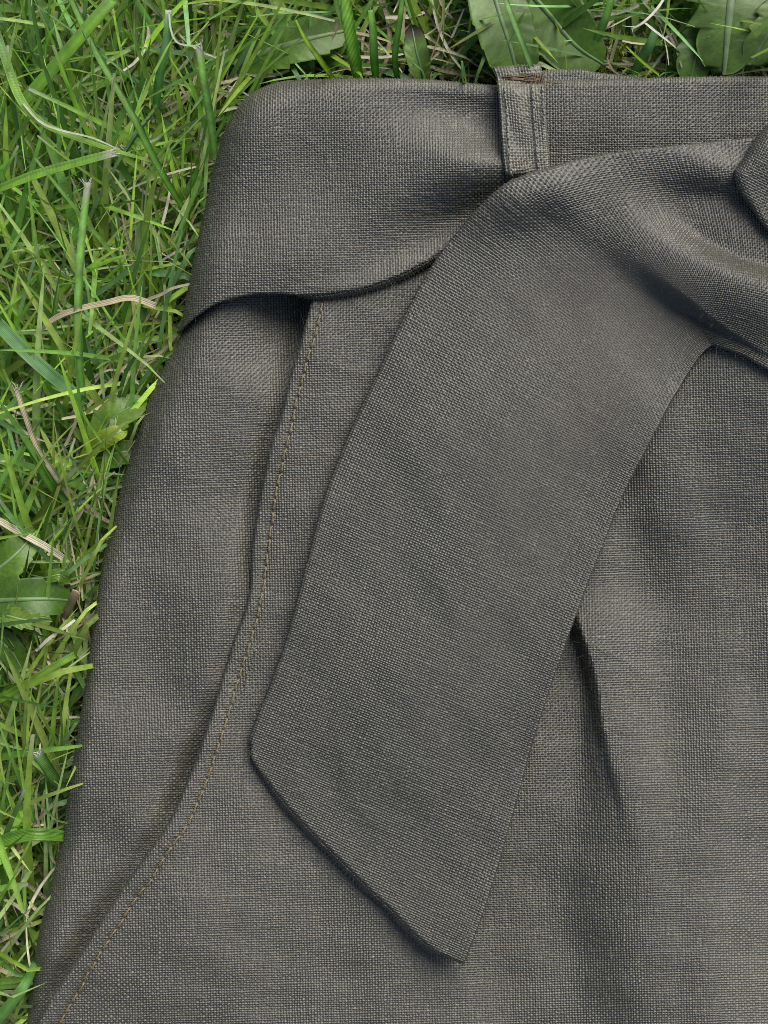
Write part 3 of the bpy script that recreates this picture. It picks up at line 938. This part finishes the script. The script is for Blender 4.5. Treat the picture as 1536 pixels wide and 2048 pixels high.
G_PALE = (0.115, 0.235, 0.075); G_BLUE = (0.085, 0.195, 0.085); G_MID = (0.085, 0.20, 0.028); G_DARK = (0.05, 0.13, 0.022); G_YEL = (0.14, 0.24, 0.03)
CUT = (0.45, 0.47, 0.36); STRAW_C = (0.40, 0.34, 0.21)
hero('grass_shoot', [(-30, 262), (50, 200), (130, 110), (190, 40), (225, 0)], (150, 190, 215, 225, 220), 27, (0.085, 0.19, 0.035), 'broad flat green grass blade slanting across the top left corner', 'grass blade', taper=0.95)
hero('grass_shoot', [(432, 320), (420, 230), (408, 160), (398, 92)], (120, 190, 240, 262), 17, G_PALE, 'pale upright grass blade just left of the corner of the sash', 'grass blade', tip=CUT, taper=0.85, fray=5)
hero('grass_shoot', [(-20, 20), (15, 130), (42, 200), (85, 246), (170, 282), (300, 322)], (210, 225, 222, 215, 205, 180), 19, (0.11, 0.22, 0.04), 'curved green blade with torn whitish edges left of the sash', 'grass blade', taper=0.3, root_tint=(0.14, 0.26, 0.08))
hero('torn_strip', [(45, 205), (80, 243), (120, 260), (185, 276), (240, 300)], (228, 224, 222, 216, 206), 5, (0.42, 0.46, 0.32), 'white torn strip along the curved blade left of the sash', 'grass fibre', mat=STRAW, taper=0.4)
hero('grass_shoot', [(-20, 385), (70, 350), (150, 327), (232, 305)], (170, 200, 212, 216), 19, (0.10, 0.21, 0.045), 'light green blade with a frayed white tip pointing at the sash', 'grass blade', tip=(0.5, 0.5, 0.42), taper=0.85, fray=8)
hero('grass_shoot', [(375, 430), (318, 335), (262, 225), (195, 110), (138, -10)], (90, 170, 215, 225, 215), 15, (0.075, 0.18, 0.035), 'long narrow blade running from the top edge down to the sash', 'grass blade', taper=0.8)
hero('grass_shoot', [(312, 215), (320, 150), (332, 90), (338, 20)], (130, 190, 225, 240), 19, G_BLUE, 'blue green blade standing near the top edge left of centre', 'grass blade', tip=CUT, taper=0.75)
hero('curled_fibre', [(338, 25), (342, 60), (355, 85), (385, 92), (400, 88)], (242, 246, 248, 250, 250), 4, (0.33, 0.42, 0.25), 'thin pale curled fibre between two upright blades at the top left', 'grass fibre', mat=STRAW)
hero('grass_shoot', [(168, 810), (157, 690), (158, 560), (166, 450), (176, 365)], (110, 190, 235, 250, 255), 17, G_PALE, 'long pale green upright blade beside the left side of the sash', 'grass blade', tip=CUT, taper=0.8, fray=4)
hero('grass_shoot', [(-25, 625), (40, 692), (100, 748), (165, 800)], (180, 192, 180, 140), 29, (0.07, 0.165, 0.08), 'broad blue green blade coming in from the left edge below the dry stem', 'grass blade', taper=0.8)
hero('dry_stalk', [(70, 672), (105, 640), (150, 620), (215, 605), (262, 596), (312, 612)], (185, 205, 218, 222, 218, 190), 11, STRAW_C, 'bent beige dry stem lying beside the corner of the sash', 'dry stem', mat=STRAW, taper=1.2)
hero('dry_stalk', [(270, 608), (320, 590), (345, 577), (380, 568)], (160, 170, 172, 150), 7, (0.27, 0.25, 0.17), 'thin grey beige dry stem tucked under the edge of the sash', 'dry stem', mat=STRAW)
hero('grass_shoot', [(236, 800), (252, 745), (275, 705), (294, 668)], (110, 165, 200, 215), 9, (0.06, 0.15, 0.05), 'small narrow dark blade leaning to the right below the dry stem', 'grass blade', taper=0.3)
hero('dry_stalk', [(150, 1010), (110, 950), (75, 895), (50, 830), (32, 775)], (100, 160, 190, 205, 210), 12, (0.36, 0.31, 0.19), 'split pale dry stem with frayed end near the left edge', 'dry stem', mat=STRAW, taper=0.9, fray=6)
hero('dry_leaf', [(-20, 1030), (35, 1062), (90, 1092), (130, 1118)], (170, 175, 165, 130), 14, (0.46, 0.42, 0.29), 'flat cream dry blade at the left edge above the toothed leaves', 'dry blade', mat=STRAW, taper=0.9)
hero('grass_shoot', [(135, 1012), (100, 970), (72, 920), (44, 866)], (95, 150, 190, 212), 16, (0.07, 0.17, 0.025), 'short dark green blade leaning left beside the split dry stem', 'grass blade', taper=0.6)
hero('cut_stalk', [(122, 1258), (134, 1225), (146, 1200), (154, 1182)], (90, 140, 170, 185), 16, (0.26, 0.20, 0.09), 'thick yellow brown cut stem close to the side of the garment', 'cut stem', mat=STRAW, tip=(0.34, 0.27, 0.14), taper=1.1, fold=-0.5)
hero('dry_leaf', [(72, 1302), (100, 1276), (130, 1255), (150, 1240)], (175, 185, 188, 180), 7, (0.48, 0.46, 0.36), 'thin white dry blade crossing below the thick cut stem', 'dry blade', mat=STRAW)
hero('grass_stalk', [(-20, 1412), (50, 1370), (100, 1338), (150, 1310)], (170, 182, 180, 165), 15, (0.075, 0.17, 0.02), 'smooth round green stem rising from the left edge beside the garment', 'grass stem', fold=-0.6, taper=0.95)
hero('grass_shoot', [(136, 1590), (112, 1560), (92, 1530), (74, 1503)], (110, 150, 175, 185), 23, (0.05, 0.125, 0.03), 'short broad dark blade cut off with a white end low on the left', 'grass blade', tip=(0.36, 0.40, 0.32), taper=1.0, fray=5)
hero('grass_shoot', [(-25, 1690), (40, 1672), (80, 1668), (128, 1672)], (130, 150, 150, 120), 26, (0.06, 0.15, 0.025), 'wide green blade lying flat against the garment low on the left', 'grass blade', taper=0.8)
hero('grass_shoot', [(-20, 2060), (20, 2010), (50, 1970), (72, 1925)], (160, 175, 170, 120), 22, (0.06, 0.155, 0.05), 'broad blue green blade in the bottom left corner', 'grass blade', taper=0.7)
hero('grass_shoot', [(718, 165), (708, 110), (698, 55), (690, -10)], (140, 200, 235, 250), 26, (0.09, 0.21, 0.03), 'broad upright yellow green blade above the middle of the sash', 'grass blade', taper=0.85)
hero('grass_shoot', [(752, 160), (748, 110), (746, 60), (742, 20)], (130, 190, 225, 235), 18, (0.085, 0.20, 0.04), 'narrower upright blade right of the broad yellow green one', 'grass blade', taper=0.7)
hero('grass_shoot', [(795, 160), (790, 110), (800, 40), (806, -10)], (130, 185, 230, 240), 14, (0.07, 0.18, 0.03), 'slim upright blade left of the small purple tipped leaf', 'grass blade', taper=0.6)
hero('grass_shoot', [(668, 160), (640, 120), (612, 80), (592, 40)], (130, 190, 225, 238), 13, G_YEL, 'yellow green blade leaning left over the long ribbed leaf', 'grass blade', taper=0.3)
hero('grass_shoot', [(928, 172), (927, 155), (926, 140), (924, 122)], (150, 200, 222, 235), 11, (0.12, 0.24, 0.11), 'tiny pale blade tip standing left of the belt loop', 'grass blade', taper=0.35)
hero('grass_shoot', [(1076, 170), (1050, 100), (1030, 50), (1008, -10)], (190, 240, 262, 270), 12, (0.11, 0.22, 0.09), 'pale slim blade lying across the dock leaf above the belt loop', 'grass blade', taper=0.8)
hero('grass_shoot', [(1190, 85), (1206, 50), (1218, 15), (1228, -20)], (150, 185, 205, 215), 18, (0.085, 0.19, 0.05), 'green blade standing right of the dock leaf at the top edge', 'grass blade', taper=0.7)
hero('grass_shoot', [(1268, 148), (1285, 115), (1300, 90), (1312, 62)], (130, 165, 190, 200), 22, (0.07, 0.165, 0.07), 'broad blue green blade above the right half of the waistband', 'grass blade', taper=0.8)
hero('dry_fibre', [(1334, -12), (1312, 20), (1285, 46), (1262, 58)], (225, 235, 238, 232), 6, (0.52, 0.5, 0.42), 'forked white dry fibre above the right half of the waistband', 'dry fibre', mat=STRAW, fray=3)
hero('dry_fibre', [(1288, 44), (1310, 62), (1338, 84), (1352, 96)], (236, 238, 234, 226), 5, (0.50, 0.48, 0.40), 'short white dry fibre under the forked one near the toothed leaf', 'dry fibre', mat=STRAW, taper=0.3)
hero('grass_shoot', [(1318, 150), (1290, 128), (1270, 110), (1252, 92)], (140, 185, 205, 212), 8, G_YEL, 'thin yellow green blade touching the waistband edge under the white fibre', 'grass blade', taper=0.3)

# ------------------------------------------------------------------ broad leaves
def leaf(parent, pts, hs, width, tint, teeth=0.0, nteeth=9, seed=0, rib=(0.2, 0.3, 0.12), ribw=0.055, cup=0.18, profile=0.55, roll_=0.0, tip_tint=None, label=None):
    """a broad leaf blade along plan points, with a raised pale midrib as its sub-part"""
    c = spline([(x, y, h) for (x, y), h in zip(pts, hs)], 30)
    P = W(c[:, 0], c[:, 1], c[:, 2])
    n = len(P); s = np.linspace(0, 1, n)
    rr = np.random.default_rng(seed)
    tan = np.gradient(P, axis=0); tan /= np.linalg.norm(tan, axis=1, keepdims=True)
    side = np.cross(tan, [0, 0, 1.0]); side /= np.linalg.norm(side, axis=1, keepdims=True)
    upv = np.cross(side, tan)
    sd = side * math.cos(roll_) + upv * math.sin(roll_); up2 = np.cross(sd, tan)
    prof = (s ** profile) * ((1 - s) ** 0.5); prof = prof / prof.max()
    M = 25
    a = np.linspace(-1, 1, M)
    wl = np.zeros((n, M))
    for j, aj in enumerate(a):
        sg = 0 if aj < 0 else 1
        tooth = 1 + teeth * (((s * nteeth + 0.37 * sg + 0.15 * np.sin(s * 17 + sg)) % 1.0) - 0.5) * abs(aj) ** 0.3
        wl[:, j] = 0.43 * width * S * prof * tooth * aj
    bump = 0.00005 * np.sin((s[:, None] * nteeth * 1.9 - np.abs(a)[None] * 1.6) * 6.283) * np.abs(a)[None] * prof[:, None]
    lift = cup * np.abs(wl) - 0.05 * np.abs(wl) * np.abs(a)[None] ** 2 + bump + 0.0006 * rr.normal() * np.sin(s * 5)[:, None] * a[None]
    v = P[:, None] + sd[:, None] * wl[..., None] + up2[:, None] * lift[..., None]
    v2 = v - up2[:, None] * 0.00018
    tint = np.array(tint) * np.array([1.45, 1.10, 0.70])
    tc = np.tile(tint, (n, M, 1)) * (0.97 + 0.28 * np.exp(-((((s[:, None] * nteeth * 1.3 - np.abs(a)[None] ** 0.8 * 0.9 + 0.35 * (a > 0)[None] + 0.05 * np.sin(9 * a)[None]) % 1.0) - 0.5) / 0.055) ** 2) * (1 - np.abs(a)[None] ** 2) + 0.10 * rr.normal(0, 1, (n, M)))[..., None]
    if tip_tint is not None:
        m2 = (smooth(0.72, 0.95, s)[:, None] * np.ones((1, M)))[..., None]
        tc = tc * (1 - m2) + np.array(tip_tint) * m2
    idx = np.arange(n * M).reshape(n, M)
    q = np.stack([idx[:-1, :-1], idx[:-1, 1:], idx[1:, 1:], idx[1:, :-1]], -1).reshape(-1, 4)
    rim = []
    for col in (0, M - 1):
        e = idx[:, col]; f_ = e + n * M
        rim.append(np.stack([e[:-1], e[1:], f_[1:], f_[:-1]], -1))
    Q = np.vstack([q, q[:, ::-1] + n * M] + rim)
    V = np.vstack([v.reshape(-1, 3), v2.reshape(-1, 3)]); T = np.vstack([tc.reshape(-1, 3)] * 2)
    uv = np.zeros((n, M, 2)); uv[..., 0] = (a + 1) / 2; uv[..., 1] = s[:, None]
    o = mesh_from('leaf', V, Q, LEAF, None, {'tint': T}, uv=np.vstack([uv.reshape(-1, 2)] * 2))
    if label: o['label'] = label
    reparent(o, parent)
    # midrib
    rw = width * S * ribw * (1 - 0.75 * s) + 0.00006
    tv, tf = [], None
    ang = np.linspace(0, math.pi * 2, 8, endpoint=False)
    ring = P[:, None] + up2[:, None] * (0.00004) + (sd[:, None] * np.cos(ang)[None, :, None] + 0.55 * up2[:, None] * np.sin(ang)[None, :, None]) * rw[:, None, None]
    ii = np.arange(n * 8).reshape(n, 8); nx = np.roll(ii, -1, 1)
    f_ = np.stack([ii[:-1], nx[:-1], nx[1:], ii[1:]], -1).reshape(-1, 4)
    m = mesh_from('midrib', ring.reshape(-1, 3), f_, LEAF, o, {'tint': np.tile(np.array(rib), (n * 8, 1))}, uv=np.zeros((n * 8, 2)))
    return o

def plant(name, x, y, label, cat):
    p = W(x, y, 0)
    return tag(empty(name, (p[0], p[1], 0)), label, cat)

dock = plant('dock_plant', 1000, 30, 'big smooth dark green leaves behind the belt loop', 'plant')
leaf(dock, [(960, -140), (975, -60), (1000, 30), (1025, 110), (1040, 185)], (120, 150, 158, 140, 100), 150, (0.06, 0.15, 0.035), teeth=0.06, nteeth=7, seed=1, roll_=0.15, rib=(0.13, 0.22, 0.09))
leaf(dock, [(930, -160), (1010, -70), (1090, 20), (1150, 90), (1205, 128)], (110, 125, 122, 115, 100), 165, (0.05, 0.14, 0.018), teeth=0.05, nteeth=7, seed=2, roll_=-0.2, rib=(0.10, 0.2, 0.05))
dandelion = plant('dandelion_plant', 1460, -20, 'toothed pale ribbed leaves at the top right corner', 'plant')
leaf(dandelion, [(1478, -160), (1470, -80), (1462, 0), (1455, 70), (1448, 150)], (130, 150, 155, 140, 110), 200, (0.065, 0.155, 0.045), teeth=0.45, nteeth=5, seed=3, rib=(0.19, 0.27, 0.13), ribw=0.075, profile=0.35, cup=0.12)
leaf(dandelion, [(1620, -60), (1575, 10), (1535, 70), (1500, 130)], (150, 165, 155, 125), 100, (0.08, 0.18, 0.06), teeth=0.35, nteeth=5, seed=4, rib=(0.16, 0.25, 0.1))
leaf(dandelion, [(1500, -30), (1430, 60), (1395, 110), (1380, 165)], (80, 105, 105, 85), 110, (0.05, 0.14, 0.025), teeth=0.3, nteeth=5, seed=5, rib=(0.1, 0.2, 0.06))
ribbed = plant('dandelion_plant', 560, 110, 'long leaf with a pale rib lying in the grass above the sash', 'plant')
leaf(ribbed, [(470, 130), (530, 105), (590, 85), (650, 70), (720, 55)], (70, 95, 105, 100, 80), 120, (0.055, 0.15, 0.02), teeth=0.2, nteeth=6, seed=6, rib=(0.22, 0.30, 0.12), ribw=0.08, profile=0.3)
leaf(ribbed, [(520, 20), (560, 40), (590, 80), (600, 140)], (60, 75, 75, 60), 90, (0.06, 0.14, 0.02), teeth=0.3, nteeth=5, seed=7)
small = plant('seedling', 835, 100, 'small pale leaf with a purple brown tip above the sash', 'plant')
leaf(small, [(850, 175), (842, 140), (832, 100), (824, 52)], (110, 160, 190, 195), 62, (0.09, 0.20, 0.06), teeth=0.15, nteeth=4, seed=8, tip_tint=(0.08, 0.055, 0.05), rib=(0.13, 0.24, 0.09))
lobed = plant('clover_plant', 190, 880, 'lobed bright green leaf folded against the side of the garment', 'plant')
leaf(lobed, [(178, 905), (205, 860), (240, 825), (292, 800)], (90, 110, 120, 105), 88, (0.085, 0.20, 0.04), teeth=0.2, nteeth=4, seed=9, roll_=0.2, profile=0.7, rib=(0.12, 0.24, 0.07))
leaf(lobed, [(160, 915), (200, 885), (230, 868), (255, 862)], (90, 118, 130, 125), 44, (0.14, 0.26, 0.03), teeth=0.1, nteeth=4, seed=10, rib=(0.2, 0.3, 0.08), label='yellow green fold of the leaf')
leaf(lobed, [(150, 925), (200, 915), (240, 905), (285, 900)], (60, 80, 90, 80), 70, (0.05, 0.14, 0.02), teeth=0.2, nteeth=4, seed=11)
rosette = plant('dandelion_plant', 10, 1190, 'dark toothed rosette leaves with a pale rib at the left edge', 'plant')
leaf(rosette, [(-90, 1205), (-20, 1202), (45, 1199), (100, 1198), (145, 1202)], (120, 165, 180, 165, 125), 108, (0.045, 0.125, 0.025), teeth=0.22, nteeth=6, seed=12, rib=(0.14, 0.24, 0.08), ribw=0.06, profile=0.3)
leaf(rosette, [(-80, 1190), (-20, 1150), (30, 1110), (75, 1060)], (110, 160, 175, 150), 88, (0.06, 0.16, 0.02), teeth=0.15, nteeth=6, seed=13, profile=0.4)
leaf(rosette, [(-60, 1220), (0, 1228), (50, 1240), (105, 1243)], (140, 175, 185, 165), 46, (0.09, 0.20, 0.04), teeth=0.35, nteeth=7, seed=14, profile=0.4)
leaf(rosette, [(-70, 1240), (-20, 1270), (20, 1300), (45, 1340)], (110, 140, 140, 110), 66, (0.055, 0.15, 0.03), teeth=0.15, nteeth=5, seed=15)
leaf(rosette, [(60, 1150), (90, 1155), (120, 1150), (140, 1165)], (130, 170, 175, 150), 30, (0.07, 0.18, 0.02), teeth=0.1, nteeth=4, seed=16)

# ------------------------------------------------------------------ lint and stray fibres standing off the cloth
def fuzz(panel, n, seed):
    me = panel.data; r = np.random.default_rng(seed)
    co = np.empty(len(me.vertices) * 3, np.float32); me.vertices.foreach_get('co', co); co = co.reshape(-1, 3)
    no = np.empty(len(me.vertices) * 3, np.float32); me.vertex_normals.foreach_get('vector', no); no = no.reshape(-1, 3)
    pick = r.integers(len(co), size=n)
    steep = np.where(np.abs(no[:, 2]) < 0.45)[0]
    if len(steep): pick[: n // 2] = steep[r.integers(len(steep), size=n // 2)]
    parts = []
    q = np.linspace(0, 1, 5)[:, None]
    for p in pick:
        a = r.normal(0, 1, 3); nn = no[p] if no[p][2] > -0.2 else -no[p]
        d = nn * 0.5 + a * 0.5; L = r.uniform(0.0008, 0.0024)
        curl = r.normal(0, 1, 3) * L * 0.5
        parts.append(tube(co[p] + d * q * L + curl * q ** 2, r.uniform(0.000012, 0.000024), 3))
    v, f = join(parts)
    o = mesh_from('lint', v, f, LINEN, panel, {'yarn': np.tile(CLOTH * 2.2, (len(v), 1))})
    o['kind'] = 'stuff'
for nm, k in (('side_panel', 500), ('front_panel', 700), ('band', 500), ('tail', 700), ('waistband', 160), ('knot', 60)):
    fuzz(panels[nm], k, 900 + k)
